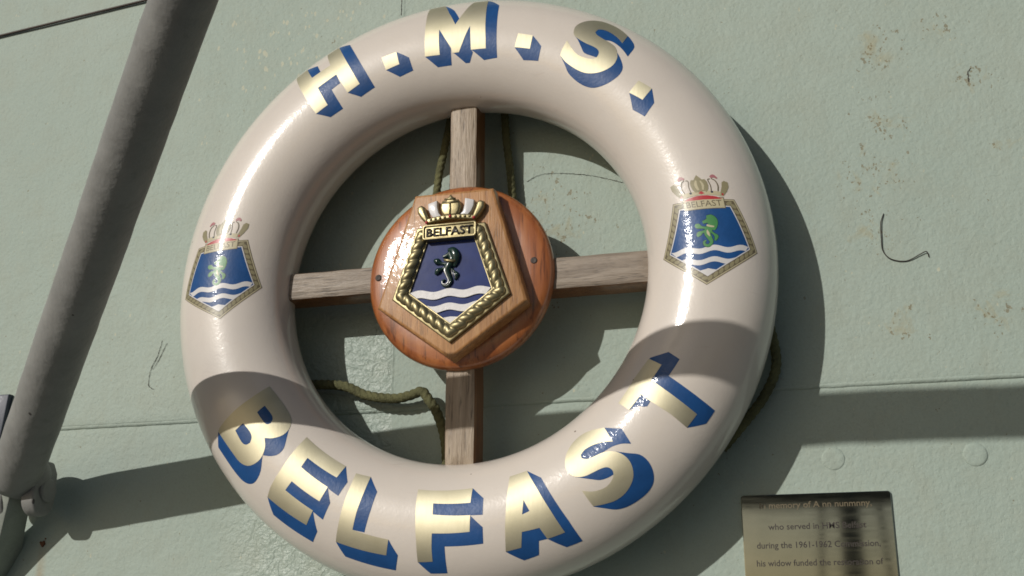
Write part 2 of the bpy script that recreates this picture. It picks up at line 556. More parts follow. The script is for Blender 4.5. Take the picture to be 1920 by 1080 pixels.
# hairline cracks in the paint
def crack(P, r_=0.00035):
    path = resample(catmull([V(*p_) for p_ in P], 8), 0.002)
    path = [p_ + Vector((random.gauss(0, 0.00025), 0, random.gauss(0, 0.00025))) for p_ in path]
    obj('paint_crack', sweep(path, [r_ * random.uniform(0.5, 1.3) for _ in path], 5), M['wire'], wall)
zc = ZW + 0.0006
crack([(-0.4507, -0.030, zc + .001), (-0.456, -0.052, zc + .001), (-0.4639, -0.069, zc + .001), (-0.4657, -0.0912, zc + .001), (-0.457, -0.098, zc + .001)])
crack([(-0.443, -0.034, zc + .001), (-0.455, -0.06, zc + .001), (-0.462, -0.07, zc + .001)], 0.0003)
crack([(0.6235, 0.2395, zc), (0.619, 0.234, zc), (0.6191, 0.2209, zc)], 0.0006)
crack([(0.0644, 0.150, zc), (0.085, 0.158, zc), (0.1179, 0.156, zc), (0.155, 0.148, zc), (0.195, 0.134, zc)], 0.0003)
crack([(-0.1175, 0.47, zc + .0006), (-0.1178, 0.425, zc + .0006)], 0.0005)
# rust scab with its stain
bm = bmesh.new()
for i in range(7):
    a = random.uniform(0, 6.28)
    c = V(-0.6026 + 0.006 * math.cos(a) * random.random(), -0.300 + 0.008 * math.sin(a) * random.random(), ZL + 0.0008)
    bmesh.ops.create_icosphere(bm, subdivisions=1, radius=random.uniform(0.0012, 0.003), matrix=Matrix.Translation(c))
obj('rust_scab', bm, M['rust'], wall)

loose = sweep(resample(catmull([V(0.5048, 0.0609, ZW + .0012), V(0.5005, 0.049, ZW + .0025), V(0.4992, 0.030, ZW + .0025), V(0.4997, 0.0142, ZW + .002),
                                V(0.508, 0.003, ZW + .002), V(0.5249, -0.0007, ZW + .0015), V(0.541, 0.006, ZW + .0025), V(0.548, 0.0085, ZW + .003), V(0.5505, 0.002, ZW + .001)], 10), 0.0015), 0.0006, 6)
tag(obj('wire_hook', loose, M['wire']), 'thin dark hook of loose wire clinging to the rust-specked wall', 'wire')

# ------------------------------------------------------------------ the lifebuoy
TR, TA = 0.30477, 0.07523          # tube centre radius, tube half width
TB = 0.8 * TA                      # tube half depth
buoy = empty('lifebuoy', V(0, -0.38, -0.06))
tag(buoy, 'cream lifebuoy with gold H.M.S. BELFAST lettering and a wooden cross', 'lifebuoy')


def tor(th, ph, lift=0.0):
    p_ = V((TR + TA * math.cos(ph)) * math.cos(th), (TR + TA * math.cos(ph)) * math.sin(th), TB * math.sin(ph))
    n = Vector((math.cos(ph) * math.cos(th) / TA, -math.sin(ph) / TB, math.cos(ph) * math.sin(th) / TA)).normalized()
    return p_ + n * lift


bm = bmesh.new()
NT, NP = 320, 112
rows = [[bm.verts.new(tor(2 * math.pi * i / NT, 2 * math.pi * k / NP)) for k in range(NP)] for i in range(NT)]
for i in range(NT):
    for k in range(NP):
        bm.faces.new((rows[i][k], rows[(i + 1) % NT][k], rows[(i + 1) % NT][(k + 1) % NP], rows[i][(k + 1) % NP]))
bmesh.ops.recalc_face_normals(bm, faces=bm.faces[:])
obj('ring', bm, M['ring'], buoy)


def decal(name, loops, mapper, mat, parent, step=0.004, bm=None):
    """painted shape: a sheet of paint cut from a flat outline and laid on the tube"""
    b = fill2d(loops) if bm is None else bm
    grid_cut(b, step)
    b.normal_update()
    if sum(f.normal.z * f.calc_area() for f in b.faces) < 0: bmesh.ops.reverse_faces(b, faces=b.faces[:])
    nrm = []
    for v in b.verts:
        p_, n = mapper(v.co.x, v.co.y)
        v.co = p_; nrm.append(n)
    b.normal_update()
    b.verts.index_update()
    if sum(f.normal.dot(nrm[f.verts[0].index]) for f in b.faces) < 0: bmesh.ops.reverse_faces(b, faces=b.faces[:])
    o = obj(name, b, mat, parent)
    o.data.normals_split_custom_set_from_vertices([tuple(n) for n in nrm])
    return o


def lettermap(lift):
    def f(a, b):
        th, ph = a / TR, b / TA
        p_ = tor(th, ph, lift)
        return p_, (tor(th, ph, 0.01) - tor(th, ph, 0)).normalized()
    return f


def tcoords(s):
    return [(R(a) * TR, R(b) * TA) for a, b in pts(s)]


def round_loop(lp, n):
    """smooth the curved letters' outlines, keeping true corners"""
    out = []
    N = len(lp)
    P = [Vector(p_) for p_ in lp]
    for i in range(N):
        a, b, c, d = P[i - 1], P[i], P[(i + 1) % N], P[(i + 2) % N]
        def corner(p0, p1, p2):
            u, w = (p1 - p0), (p2 - p1)
            return u.length < 1e-9 or w.length < 1e-9 or u.angle(w) > R(52)
        if corner(a, b, c): a = b * 2 - c
        if corner(b, c, d): d = c * 2 - b
        for k in range(n):
            t = k / n
            q = 0.5 * ((2 * b) + (-a + c) * t + (2 * a - 5 * b + 4 * c - d) * t * t + (-a + 3 * b - 3 * c + d) * t ** 3)
            out.append((q.x, q.y))
    return out


LETTERS = [
    ('letter', 'H', ['127.84,41.0 124.93,42.8 125.02,66.3 120.04,67.3 119.72,41.7 116.81,41.0 115.91,105.9 119.78,107.2 119.87,83.1 125.25,83.1 125.85,105.2 129.62,104.4'],
     ['124.93,42.8 122.63,53.2 122.70,67.0 125.02,66.3', '116.81,41.0 114.34,51.5 112.71,116.5 117.30,118.1 119.79,107.3 115.91,105.9', '125.25,83.1 119.90,83.3 120.12,94.0 122.79,94.6 123.18,117.8 127.30,116.8 129.64,104.5 125.85,105.2']),
    ('full_stop', 'd', ['108.20,91.5 104.29,91.8 104.39,105.1 108.19,105.7'],
     ['104.29,91.8 101.51,101.9 101.29,115.8 105.30,117.4 108.19,105.7 104.39,105.1']),
    ('letter', 'M', ['97.41,105.7 97.11,97.2 96.66,80.4 96.34,65.7 96.19,48.5 96.05,36.9 92.82,37.4 91.29,58.1 89.40,77.0 88.67,70.4 87.80,60.5 87.06,48.7 86.53,39.1 83.70,36.0 82.90,59.5 82.21,79.0 81.56,94.2 81.20,104.7 85.12,105.8 85.37,93.8 85.79,80.3 86.66,89.7 87.51,99.5 88.31,107.2 90.02,107.3 90.31,101.7 91.82,91.4 93.21,80.0 93.38,93.2 93.45,107.1'],
     ['92.82,37.4 90.23,54.8 88.71,69.0 88.67,70.4 89.40,77.0 91.29,58.1', '83.70,36.0 83.21,36.5 80.60,50.1 79.65,74.6 78.82,93.9 77.87,113.3 81.46,116.2 84.37,107.5 85.12,105.8 81.20,104.7 81.56,94.2 82.21,79.0 82.90,59.5', '85.79,80.3 85.37,93.8 85.12,105.8 84.55,108.2 85.42,118.5 86.59,118.6 89.74,107.4 88.31,107.2 87.51,99.5 86.66,89.7', '93.21,80.0 91.82,91.4 90.41,102.4 90.53,119.2 94.44,118.9 97.33,106.0 93.45,107.1 93.38,93.2']),
    ('full_stop', 'd', ['73.71,101.5 73.78,87.1 70.13,86.9 69.73,100.5'],
     ['70.13,86.9 67.16,95.4 66.65,109.9 70.58,112.4 73.69,101.8 69.73,100.5']),
    ('letter', 'S', ['61.91,82.7 60.08,87.8 57.90,91.8 55.74,91.6 54.15,89.5 53.47,86.2 53.70,81.3 54.47,78.7 55.77,78.0 57.55,78.2 59.49,77.2 60.86,75.4 61.67,71.6 62.11,64.5 61.66,56.4 60.39,47.3 58.60,40.6 56.50,38.7 54.23,40.3 52.01,44.6 51.29,58.8 52.95,55.4 54.92,53.5 56.55,53.9 57.59,56.9 57.63,61.7 56.83,64.3 54.89,65.6 53.05,66.0 51.64,67.6 50.42,71.9 49.50,76.8 49.10,84.8 49.95,93.6 51.65,100.3 53.93,104.4 56.82,104.8 59.70,102.6 61.65,98.7 61.93,92.8'],
     ['52.01,44.6 51.16,46.4 48.87,54.4 48.05,69.0 50.01,65.6 51.91,63.6 53.48,63.4 54.64,65.6 55.90,65.5 56.83,64.3 57.63,61.7 57.59,56.9 56.55,53.9 54.92,53.5 52.95,55.4 51.29,58.8', '60.86,75.4 59.49,77.2 57.55,78.2 55.77,78.0 54.47,78.7 53.70,81.3 53.47,86.2 54.58,87.0 56.63,87.7 57.99,84.0 59.72,78.2', '61.65,98.7 59.70,102.6 56.82,104.8 53.93,104.4 51.65,100.3 49.95,93.6 49.10,84.8 49.50,76.8 50.37,71.7 48.94,75.0 47.00,81.0 46.35,88.1 46.68,96.3 47.72,104.6 49.53,111.8 51.88,114.9 54.75,114.7 57.67,111.3 59.42,105.8']),
    ('full_stop', 'd', ['41.47,95.8 42.01,81.9 38.52,78.9 37.81,92.4'],
     ['38.52,78.9 35.43,86.6 34.27,101.0 37.69,104.9 41.38,96.1 37.81,92.4']),
    ('letter', 'B', ['210.29,123.3 213.34,125.5 217.21,126.5 220.58,125.4 222.19,122.6 223.62,116.0 223.82,108.0 222.73,99.7 221.31,94.5 223.08,89.6 224.10,81.3 223.92,73.3 222.83,65.1 220.83,60.6 218.32,60.0 215.63,59.3 212.44,58.1 212.13,62.5 211.76,72.7 211.26,88.6 210.89,105.2', '214.56,110.9 217.58,111.7 218.87,110.0 219.40,106.4 218.95,103.1 217.55,102.1 214.92,101.9', '215.06,86.0 217.68,87.0 219.08,85.4 219.77,81.3 219.43,77.1 218.26,74.9 215.18,75.8'],
     ['214.56,110.9 217.58,111.7 218.87,110.0 219.40,106.4 218.95,103.1 217.55,102.1 214.92,101.9', '215.06,86.0 217.68,87.0 219.08,85.4 219.77,81.3 219.43,77.1 218.26,74.9 215.18,75.8', '212.44,58.1 214.66,46.7 217.71,47.4 221.02,47.3 223.61,48.4 225.38,52.9 226.28,60.5 225.94,71.8 224.04,82.9 223.92,73.3 222.83,65.1 220.83,60.6 218.32,60.0 215.63,59.3', '221.31,94.5 222.73,99.7 223.82,108.0 223.62,116.0 225.30,108.3 226.57,101.3 226.64,94.3 225.72,88.6 224.09,83.4 223.08,89.6']),
    ('letter', 'E', ['228.44,123.1 242.18,122.5 241.97,109.0 232.78,109.2 233.04,99.4 241.37,98.0 241.27,83.9 233.30,84.7 233.12,74.8 240.80,74.0 240.59,58.6 230.31,57.4 229.86,67.4 229.51,88.4 228.90,106.3'],
     ['242.18,122.5 244.98,109.8 244.61,95.4 241.83,96.9 241.37,98.0 233.04,99.4 232.78,109.2 241.97,109.0', '241.37,98.0 243.66,87.1 243.60,71.0 240.92,73.0 233.12,74.8 233.30,84.7 241.27,83.9', '240.80,74.0 243.23,58.3 242.79,45.1 232.97,45.2 230.31,57.4 240.59,58.6']),
    ('letter', 'L', ['245.61,120.6 249.56,122.9 249.95,106.4 250.13,89.0 250.44,73.5 258.39,73.7 258.26,59.4 247.57,57.3 247.18,72.7 246.59,91.4 246.21,105.6'],
     ['249.56,122.9 252.90,111.1 253.07,94.7 253.06,74.6 250.44,73.5 250.13,89.0 249.95,106.4', '258.39,73.7 260.61,61.3 260.14,45.8 249.93,45.9 247.58,57.1 258.26,59.4']),
    ('letter', 'F', ['262.69,120.9 276.60,120.5 276.06,106.7 267.19,108.2 267.39,98.4 275.86,95.9 275.44,82.3 267.48,82.7 267.41,70.7 267.49,58.4 264.58,57.1 264.25,74.9 263.48,96.6 263.03,108.6'],
     ['276.60,120.5 279.16,108.8 278.61,94.6 275.99,95.8 267.39,98.4 267.19,108.2 276.06,106.7', '275.93,95.4 278.26,84.4 277.80,70.9 270.07,71.7 270.03,60.8 269.99,46.8 266.84,46.3 264.58,57.1 267.49,58.4 267.41,70.7 267.48,82.7 275.44,82.3']),
    ('letter', 'A', ['286.13,123.2 290.57,122.3 291.64,100.9 292.47,80.9 293.19,58.8 289.76,59.8 289.19,71.0 285.71,72.7 284.65,60.1 281.64,60.3 282.82,81.3 284.30,101.2', '288.00,97.4 288.50,86.8 286.80,86.1'],
     ['290.57,122.3 293.29,109.6 294.03,88.1 294.77,66.7 295.20,44.2 292.22,45.5 289.76,59.8 293.19,58.8 292.47,80.9 291.64,100.9', '285.71,72.7 289.19,71.0 289.76,59.8 288.16,60.8 287.14,48.5 284.31,47.9 281.63,60.1 284.65,60.1', '288.00,97.4 288.50,86.8 286.80,86.1']),
    ('letter', 'S', ['311.70,114.4 310.99,99.4 309.41,104.7 307.27,108.8 305.13,110.4 303.63,108.7 303.40,105.6 304.21,102.2 305.71,100.3 307.63,98.3 309.21,94.6 310.33,89.0 310.82,82.0 310.60,74.9 309.62,67.6 308.21,62.9 306.32,60.0 304.38,59.8 302.49,62.2 300.07,66.7 299.92,75.3 299.83,82.4 301.25,77.8 302.78,75.0 304.37,73.9 305.86,75.5 306.74,78.2 307.08,81.9 306.61,86.2 305.32,88.5 303.62,89.8 301.95,91.1 300.36,94.4 299.41,99.5 299.22,106.0 299.99,113.3 301.42,119.4 303.78,124.3 306.50,125.4 309.10,121.8'],
     ['311.70,114.4 314.28,102.0 313.38,87.1 312.07,92.5 310.47,96.0 309.10,97.4 307.63,98.3 305.71,100.3 304.21,102.2 303.40,105.6 303.63,108.7 305.13,110.4 307.27,108.8 309.41,104.7 310.99,99.4', '300.05,95.2 301.95,91.1 303.62,89.8 305.32,88.5 306.61,86.2 307.08,81.9 306.74,78.2 305.65,78.8 304.01,81.2 302.72,85.7 301.28,90.9', '309.99,91.7 311.51,84.0 312.98,76.5 313.32,69.2 312.98,61.6 312.12,54.4 310.96,49.5 309.27,47.1 307.19,47.3 305.02,49.1 303.19,53.1 301.72,59.5 300.06,66.5 302.49,62.2 304.38,59.8 306.32,60.0 308.21,62.9 309.62,67.6 310.60,74.9 310.82,82.0 310.33,89.0']),
    ('letter', 'T', ['331.09,120.5 330.92,106.1 326.65,107.7 326.66,101.5 326.15,80.8 325.63,59.1 322.57,60.0 322.87,78.0 322.74,97.7 322.84,108.3 318.48,108.4 318.19,121.6 321.33,122.5 325.37,123.6 328.64,122.3'],
     ['331.49,119.5 334.18,105.4 333.54,93.8 329.35,95.9 328.83,79.8 328.35,63.5 327.93,46.4 325.17,47.2 322.55,59.9 325.63,59.1 326.15,80.8 326.66,101.5 326.65,107.7 330.92,106.1 331.13,120.1', '322.84,108.3 322.74,97.7 321.46,97.3 320.82,100.1 320.59,102.9 318.53,108.1']),
]

for nm, ch, gold, blue in LETTERS:
    g = [tcoords(s) for s in gold]
    bl = [tcoords(s) for s in blue]
    if ch in 'SB':
        g = [round_loop(l, 3) for l in g]; bl = [round_loop(l, 3) for l in bl]
    o = decal(nm, g, lettermap(0.00045), M['gold_leaf'], buoy)
    tag(o, 'gold letter %s with a blue block shade' % ch if nm == 'letter' else 'gold full stop with a blue block shade')
    for l in bl:
        decal('block_shade', [l], lettermap(0.00022), M['blue'], o)

# ---- painted badges, one on each side of the ring. Shared outline data in millimetres
PENT = [(-34, 51), (34, 51), (56, -12), (0, -51), (-56, -12)]


def inset(P, d):
    """polygon moved inwards by d (sharp corners)"""
    n = len(P)
    P = [Vector(p_) for p_ in P]
    area = sum(P[i].x * P[(i + 1) % n].y - P[(i + 1) % n].x * P[i].y for i in range(n))
    sg = 1 if area > 0 else -1
    out = []
    for i in range(n):
        a, b, c = P[i - 1], P[i], P[(i + 1) % n]
        u, w = (b - a).normalized(), (c - b).normalized()
        n1, n2 = Vector((-u.y, u.x)) * sg, Vector((-w.y, w.x)) * sg
        k = d / (1 + n1.dot(n2))
        q = b + (n1 + n2) * k
        out.append((q.x, q.y))
    return out


def width_at(P, y):
    xs = []
    for i in range(len(P)):
        (x0, y0), (x1, y1) = P[i], P[(i + 1) % len(P)]
        if (y0 - y) * (y1 - y) <= 0 and y0 != y1: xs.append(x0 + (x1 - x0) * (y - y0) / (y1 - y0))
    return (min(xs), max(xs)) if len(xs) > 1 else (0, 0)


def wave_band(P, yc, th, amp, per, phase, n=26):
    """wavy white stripe running the width of the shield P"""
    top, bot = [], []
    for sg, lst in ((1, top), (-1, bot)):
        f = lambda x: yc + sg * th / 2 + amp * math.sin(2 * math.pi * x / per + phase)
        ends = []
        for side in (0, 1):                       # where the wavy line meets the shield's edge
            x = width_at(P, yc + sg * th / 2)[side]
            for _ in range(25): x = width_at(P, f(x))[side]
            ends.append(x)
        for k in range(n + 1):
            x = ends[0] + (ends[1] - ends[0]) * k / n
            lst.append((x, f(x)))
    return top + bot[::-1]


def stroke(P, rad, n=6):
    """outline of a tapering brush stroke"""
    C = catmull([(x, y, r_) for (x, y), r_ in zip(P, rad)], n)
    L, Rr = [], []
    for i, c in enumerate(C):
        t = C[min(i + 1, len(C) - 1)] - C[max(i - 1, 0)]
        t = Vector((t.x, t.y)).normalized(); nn = Vector((-t.y, t.x)) * max(c.z, 0.1)
        L.append((c.x + nn.x, c.y + nn.y)); Rr.append((c.x - nn.x, c.y - nn.y))
    return L + Rr[::-1]


SEA = dict(
    body=([(3, 16), (5.5, 9), (2, 3), (-1, -4), (2, -12), (4, -18), (0, -23), (-5, -21.5), (-6, -17), (-3, -15)], [4.2, 4.0, 4.8, 4.2, 3.0, 2.2, 2.0, 1.8, 1.4, 0.9]),
    snout=([(3.5, 17), (-1, 14.5), (-6, 13)], [3.6, 2.6, 1.9]),
    mane=([(0, 21.5), (6, 20), (9.5, 14), (9.5, 6), (8, 0)], [1.8, 4.2, 5.0, 3.6, 1.5]),
    arm=([(0, 4), (-8, 5.5), (-13, 8), (-17, 10)], [1.8, 1.7, 3.6, 1.6]),
    arm2=([(-1, 1), (-7, -1.5), (-12, -4), (-15, -8)], [1.8, 1.6, 3.2, 1.4]),
    fin=([(4, -2), (8, -6), (11, -10), (9, -16)], [1.4, 1.4, 2.6, 1.0]))
CROWN_C = pts("-8,66 -11.5,71 -13,77 -12.5,83 -10,87.5 -6,87 -4,90 0,95 4,90 6,87 10,87.5 12.5,83 13,77 11.5,71 8,66")
SAIL = pts("11,66.5 15.5,72 17.5,80 18,89 22,88 30,85.5 29.5,78 26.5,71 22,66")
STERN = pts("27,60 29,67 32,74 34,81.5 38,84 43.5,81.5 43,74 38,66 32,59.5")
BAND = pts("-31,58.5 -20,60.5 -8,61.8 0,62.2 8,61.8 20,60.5 31,58.5 32.5,65 20,67.3 8,68.5 0,68.8 -8,68.5 -20,67.3 -32.5,65")


def badge(side, rot, label):
    """the ship's badge painted on the ring; side +1 on the right of the cross, -1 on the left"""
    ph0, th0 = R(88.5 if side > 0 else 91), (0.0 if side > 0 else math.pi + R(-0.9))
    ca, sa = math.cos(rot), math.sin(rot)

    def mp(lift):
        def f(x, y):
            x, y = ca * x - sa * y, sa * x + ca * y
            ph = ph0 - side * x / (0.96 * TA)
            th = th0 + side * y / (TR + TA * math.cos(ph))
            return tor(th, ph, lift), (tor(th, ph, 0.01) - tor(th, ph, 0)).normalized()
        return f
    mm = lambda P, k=0.001, dy=0.0: [(x * k, (y + dy) * k) for x, y in P]
    root = decal('badge', [mm(PENT), mm(inset(PENT, 8.8))], mp(0.00020), M['brown_line'], buoy)
    tag(root, label)
    D = lambda name, loops, mat, lift: decal(name, loops, mp(lift), M[mat], root, 0.006)
    D('gilt_edge', [mm(inset(PENT, 0.8)), mm(inset(PENT, 2.0))], 'cream', 0.00026)
    inn = inset(PENT, 9.5)
    # rope strands: lozenges along the border
    mid = inset(PENT, 5.2)
    loz = bmesh.new()
    for i in range(5):
        a, b = Vector(mid[i]), Vector(mid[(i + 1) % 5])
        L = (b - a).length; n = int(L / 6.6); t = (b - a) / L; w = Vector((-t.y, t.x))
        for k in range(n):
            c = a + t * ((k + 0.5) * L / n)
            if i == 0 and abs(c.x) < 24: continue
            P = [c + t * (math.cos(q) * 3.1 + math.sin(q) * 1.5) + w * (math.sin(q) * 2.6) for q in [j * math.pi / 4 for j in range(8)]]
            loz.faces.new([loz.verts.new((p_.x * .001, p_.y * .001, 0)) for p_ in P])
    decal('rope_strands', None, mp(0.00028), M['bronze'], root, 0.006, bm=loz)
    D('white_edge', [mm(inset(PENT, 8.3)), mm(inn)], 'white', 0.00028)
    D('field', [mm(inn)], 'blue', 0.00024)
    D('wave', [mm(wave_band(inn, -9, 6.4, 1.7, 30, 0.4))], 'white', 0.00030)
    D('wave', [mm(wave_band(inn, -22.5, 6.0, 1.7, 30, 0.4))], 'white', 0.00030)
    yt = -33.5
    xl, xr = width_at(inn, yt)
    D('wave', [mm([(xl, yt), (xl * .5, yt + .8), (0, yt + 2.0), (xr * .5, yt + .8), (xr, yt), inn[3]])], 'white', 0.00030)
    # sea horse
    k, dy = 0.00078, 17.0
    sea = None
    for i, part_ in enumerate(('mane', 'fin', 'arm', 'arm2', 'body', 'snout')):
        P, r_ = SEA[part_]
        o = D('sea_horse', [mm(stroke(P, [q + 0.7 for q in r_]), k, dy)], 'green', 0.00030 + 0.00001 * i)
        D('sea_horse', [mm(stroke(P, r_), k, dy)], 'leaf_green', 0.00040 + 0.00001 * i)
    D('collar', [mm(stroke([(-1, 8.5), (4, 6.5), (9, 5.5)], [1.3, 1.5, 1.0]), k, dy)], 'cream', 0.0005)
    D('belly', [mm(stroke([(-1, 1), (0, -4), (2, -9)], [0.6, 1.8, 0.5]), k, dy)], 'cream', 0.0005)
    # name board and naval crown
    D('name_board', [mm(pts("-22.5,39.5 22.5,39.5 22.5,53.5 -22.5,53.5"))], 'brown_line', 0.00032)
    D('name_board', [mm(pts("-21.7,40.3 21.7,40.3 21.7,52.7 -21.7,52.7"))], 'cream', 0.00036)
    t = text_mesh('BELFAST', 0.0105, 0.038, 0.0)
    for v in t.verts: v.co.y += 0.0428; v.co.z = 0
    decal('name', None, mp(0.00042), M['brown_line'], root, 0.006, bm=t)
    cr = lambda P: [(x * 0.00072, (y - 58.5) * 0.00078 + 0.0545) for x, y in P]
    D('crown', [cr(BAND)], 'cream', 0.00034)
    D('crown', [cr(CROWN_C)], 'bronze', 0.00036)
    D('crown', [cr(stroke([(-3, 70), (-5, 78), (-3, 86)], [1.5, 2.2, 1]))], 'cream', 0.0004)
    D('crown', [cr(stroke([(3.5, 70), (5, 78), (3, 85)], [1.2, 1.8, 1]))], 'cream', 0.0004)
    for s in (1, -1):
        D('crown', [cr([(s * x, y) for x, y in STERN])], 'bronze', 0.00036)
        D('mast', [cr(stroke([(s * 15, 67), (s * 16, 76), (s * 14.5, 86), (s * 18, 87.5)], [.7, .7, .7, .6]))], 'brown_line', 0.00036)
        D('mast', [cr(stroke([(s * 25, 67), (s * 27, 76), (s * 25, 84), (s * 20, 88)], [.9, .9, .8, .6]))], 'brown_line', 0.00036)
        D('pennant', [cr(stroke([(s * 19, 90), (s * 24, 92), (s * 29, 88)], [1.6, 2.6, 1.0]))], 'pink', 0.00038)
        D('jewel', [cr(stroke([(s * 14.0, 66.2), (s * 17.5, 65.8)], [1.5, 1.5]))], 'navy', 0.0004)
        D('jewel', [cr(stroke([(s * 29.5, 62), (s * 32, 61.6)], [2.0, 1.5]))], 'red', 0.0004)
    D('jewel', [cr(pts("-4.5,64.5 0,68.5 4.5,64.5 0,63"))], 'red', 0.0004)
    D('cap', [cr(pts("-29,54.5 -20,58.5 -8,60.8 0,61.2 8,60.8 20,58.5 29,54.5 15,54.2 0,54.5 -15,54.2"))], 'red', 0.00038)


badge(1, R(-0.5), 'painted badge with a green sea horse on the ring')
badge(-1, R(5.0), 'painted badge crossed by a bright glint on the ring')

# ---- wooden cross
def spoke(ang, r0, r1, hw, z0, z1, mat, off=0.0):
    c, s = round(math.cos(ang)), round(math.sin(ang))
    bm = bmesh.new()
    n = 24
    rings = []
    for i in range(n + 1):
        t = r0 + (r1 - r0) * i / n
        jit = 0.0006 * noise.noise(Vector((t * 30, ang, 0)))
        w = hw + jit
        q = 0.0042
        sec = [(-w, z0), (w, z0), (w, z1 - q), (w - q * .3, z1 - q * .3), (w - q, z1), (-w + q, z1), (-w + q * .3, z1 - q * .3), (-w, z1 - q)]
        ring = []
        for a, z in sec:
            e = 0.002 * max(0, 1 - (n - i) / 1.5)
            ring.append(bm.verts.new(V(c * t - s * (a * (1 - e * 8) + off), s * t + c * (a * (1 - e * 8) + off), z - (e if z == z1 else 0) + jit * 0.5)))
        rings.append(ring)
    m_ = len(rings[0])
    for A, B in zip(rings, rings[1:]):
        for k in range(m_): bm.faces.new((A[k], A[(k + 1) % m_], B[(k + 1) % m_], B[k]))
    bm.faces.new(rings[0]); bm.faces.new(rings[-1])
    bmesh.ops.recalc_face_normals(bm, faces=bm.faces[:])
    bm.normal_update()
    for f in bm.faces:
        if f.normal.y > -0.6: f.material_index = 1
    return obj('spoke', bm, [mat, M['oak_side']], buoy, True, 35)


spoke(R(90), 0.09, 0.2425, 0.0185, -0.028, 0.008, M['oak'])
spoke(R(270), 0.09, 0.2320, 0.0188, -0.028, 0.008, M['oak'])
spoke(R(0), 0.09, 0.2330, 0.0205, -0.028, 0.008, M['oak_x'], -0.0045)
spoke(R(180), 0.09, 0.2440, 0.0180, -0.028, 0.008, M['oak_x'], -0.0065)

prof = [(0.0, -0.006), (0.106, -0.006), (0.113, -0.004), (0.1165, 0.001), (0.1178, 0.008), (0.117, 0.014), (0.1135, 0.0185), (0.107, 0.0215), (0.09, 0.0228), (0.0, 0.0230)]
disc = obj('hub_disc', lathe(prof, 120, V(0, 0, 0), (0, -1, 0)), M['disc'], buoy)
tag(disc, 'glossy red-brown wooden disc at the middle of the cross')
for sx, sy in ((-0.1030, 0.0035), (0.0953, 0.0090)):
    z = 0.0222
    obj('screw', lathe([(0.0042, -0.002), (0.0042, 0.0004), (0.0036, 0.0011), (0.0022, 0.0009), (0.0, 0.0004)], 18, V(sx, sy, z), (0, -1, 0)), M['screw'], disc)

# ---- crest board on the hub
BOARD = [(-0.0500, 0.0990), (0.0505, 0.0990), (0.0925, -0.0470), (-0.001, -0.1120), (-0.0945, -0.0430)]
ZB = 0.045
board = obj('crest_board', prism([BOARD], 0.0225, ZB, 0.004, 3), M['board'], buoy, True, 30)
tag(board, 'pale five-sided oak board carrying the cast ship crest')
OUT = [(-0.0445, 0.0535), (0.0420, 0.0535), (0.0730, -0.0385), (-0.0008, -0.0935), (-0.0740, -0.0355)]
INN = inset(OUT, 0.0185)
MIDR = inset(OUT, 0.0100)
obj('frame_bed', prism([OUT, inset(OUT, 0.0178)], ZB, ZB + 0.0050, 0.0018, 3), M['gilt'], board, True, 30)
bm = bmesh.new()
for i in range(5):
    a, b = Vector(MIDR[i]), Vector(MIDR[(i + 1) % 5])
    L = (b - a).length; t = (b - a) / L
    spans = [(0.0, L)] if i else [(0.0, 0.014), (L - 0.014, L)]
    for s0, s1 in spans:
        n = max(4, int((s1 - s0) / 0.0011))
        path = [V(*(a + t * (s0 + (s1 - s0) * k / n)), ZB + 0.0050) for k in range(n + 1)]
        rr = [0.0070 * (0.90 + 0.10 * min(1, 4 * min(k, n - k) / n + .1)) for k in range(n + 1)]
        sweep(path, rr, 26, bm, strands=2, pitch=0.026, depth=0.24, up=(0, -1, 0), flat=0.85)
# plain corner blocks where the rope legs are mitred
for i, c in enumerate(MIDR):
    bmesh.ops.create_icosphere(bm, subdivisions=3, radius=0.0068, matrix=Matrix.Translation(V(c[0], c[1], ZB + 0.0050)) @ Matrix.Diagonal((1, 0.85, 1, 1)))
obj('rope_border', bm, M['gilt'], board, True, 60)
obj('inner_rim', prism([inset(OUT, 0.0172), inset(OUT, 0.0192)], ZB, ZB + 0.0042, 0.0006), M['gilt'], board, True, 30)
obj('field', prism([inset(OUT, 0.019)], ZB, ZB + 0.0018, 0), M['badge_blue'], board, False)
INN = inset(OUT, 0.0192)
mmI = [(x * 1000, y * 1000) for x, y in INN]
for yc, th_ in ((-32.5, 9.5), (-50.0, 8.5)):
    P = wave_band(mmI, yc, th_, 1.7, 37, 2.0, 30)
    obj('wave', prism([[(x * .001, y * .001) for x, y in P]], ZB + 0.0015, ZB + 0.0036), M['white'], board, False)
yt = -62.3
xl, xr = width_at(mmI, yt)
obj('wave', prism([[(x * .001, y * .001) for x, y in [(xl, yt), (0, yt + 1.0), (xr, yt), mmI[3]]]], ZB + 0.0015, ZB + 0.0036), M['white'], board, False)
# sea horse in relief
def relief(part_, k=0.00102, ox=-0.0045, oy=0.0005, z=ZB + 0.0035, grow=1.0):
    P, r_ = SEA[part_]
    C = catmull([(x, y, q) for (x, y), q in zip(P, r_)], 7)
    path = [V(ox + c.x * k, oy + c.y * k, z) for c in C]
    return sweep(path, [max(c.z, 0.3) * k * grow for c in C], 14)
for part_ in ('mane', 'fin', 'arm', 'arm2'):
    obj('sea_horse_' + {'mane': 'mane', 'fin': 'fin', 'arm': 'foreleg', 'arm2': 'foreleg'}[part_], relief(part_, z=ZB + 0.003, grow=1.15), M['green'], board)
bm = relief('body'); me = bpy.data.meshes.new('tmp'); b2 = relief('snout'); b2.to_mesh(me); b2.free(); bm.from_mesh(me); bpy.data.meshes.remove(me)
obj('sea_horse_body', bm, M['green'], board)
path = catmull([V(-0.0075, 0.0088, ZB + .0068), V(-0.0035, 0.0072, ZB + .0086), V(0.002, 0.0064, ZB + .0082), V(0.0055, 0.0072, ZB + .006)], 6)
obj('sea_horse_collar', sweep(path, 0.0019, 10), M['gilt'], board)
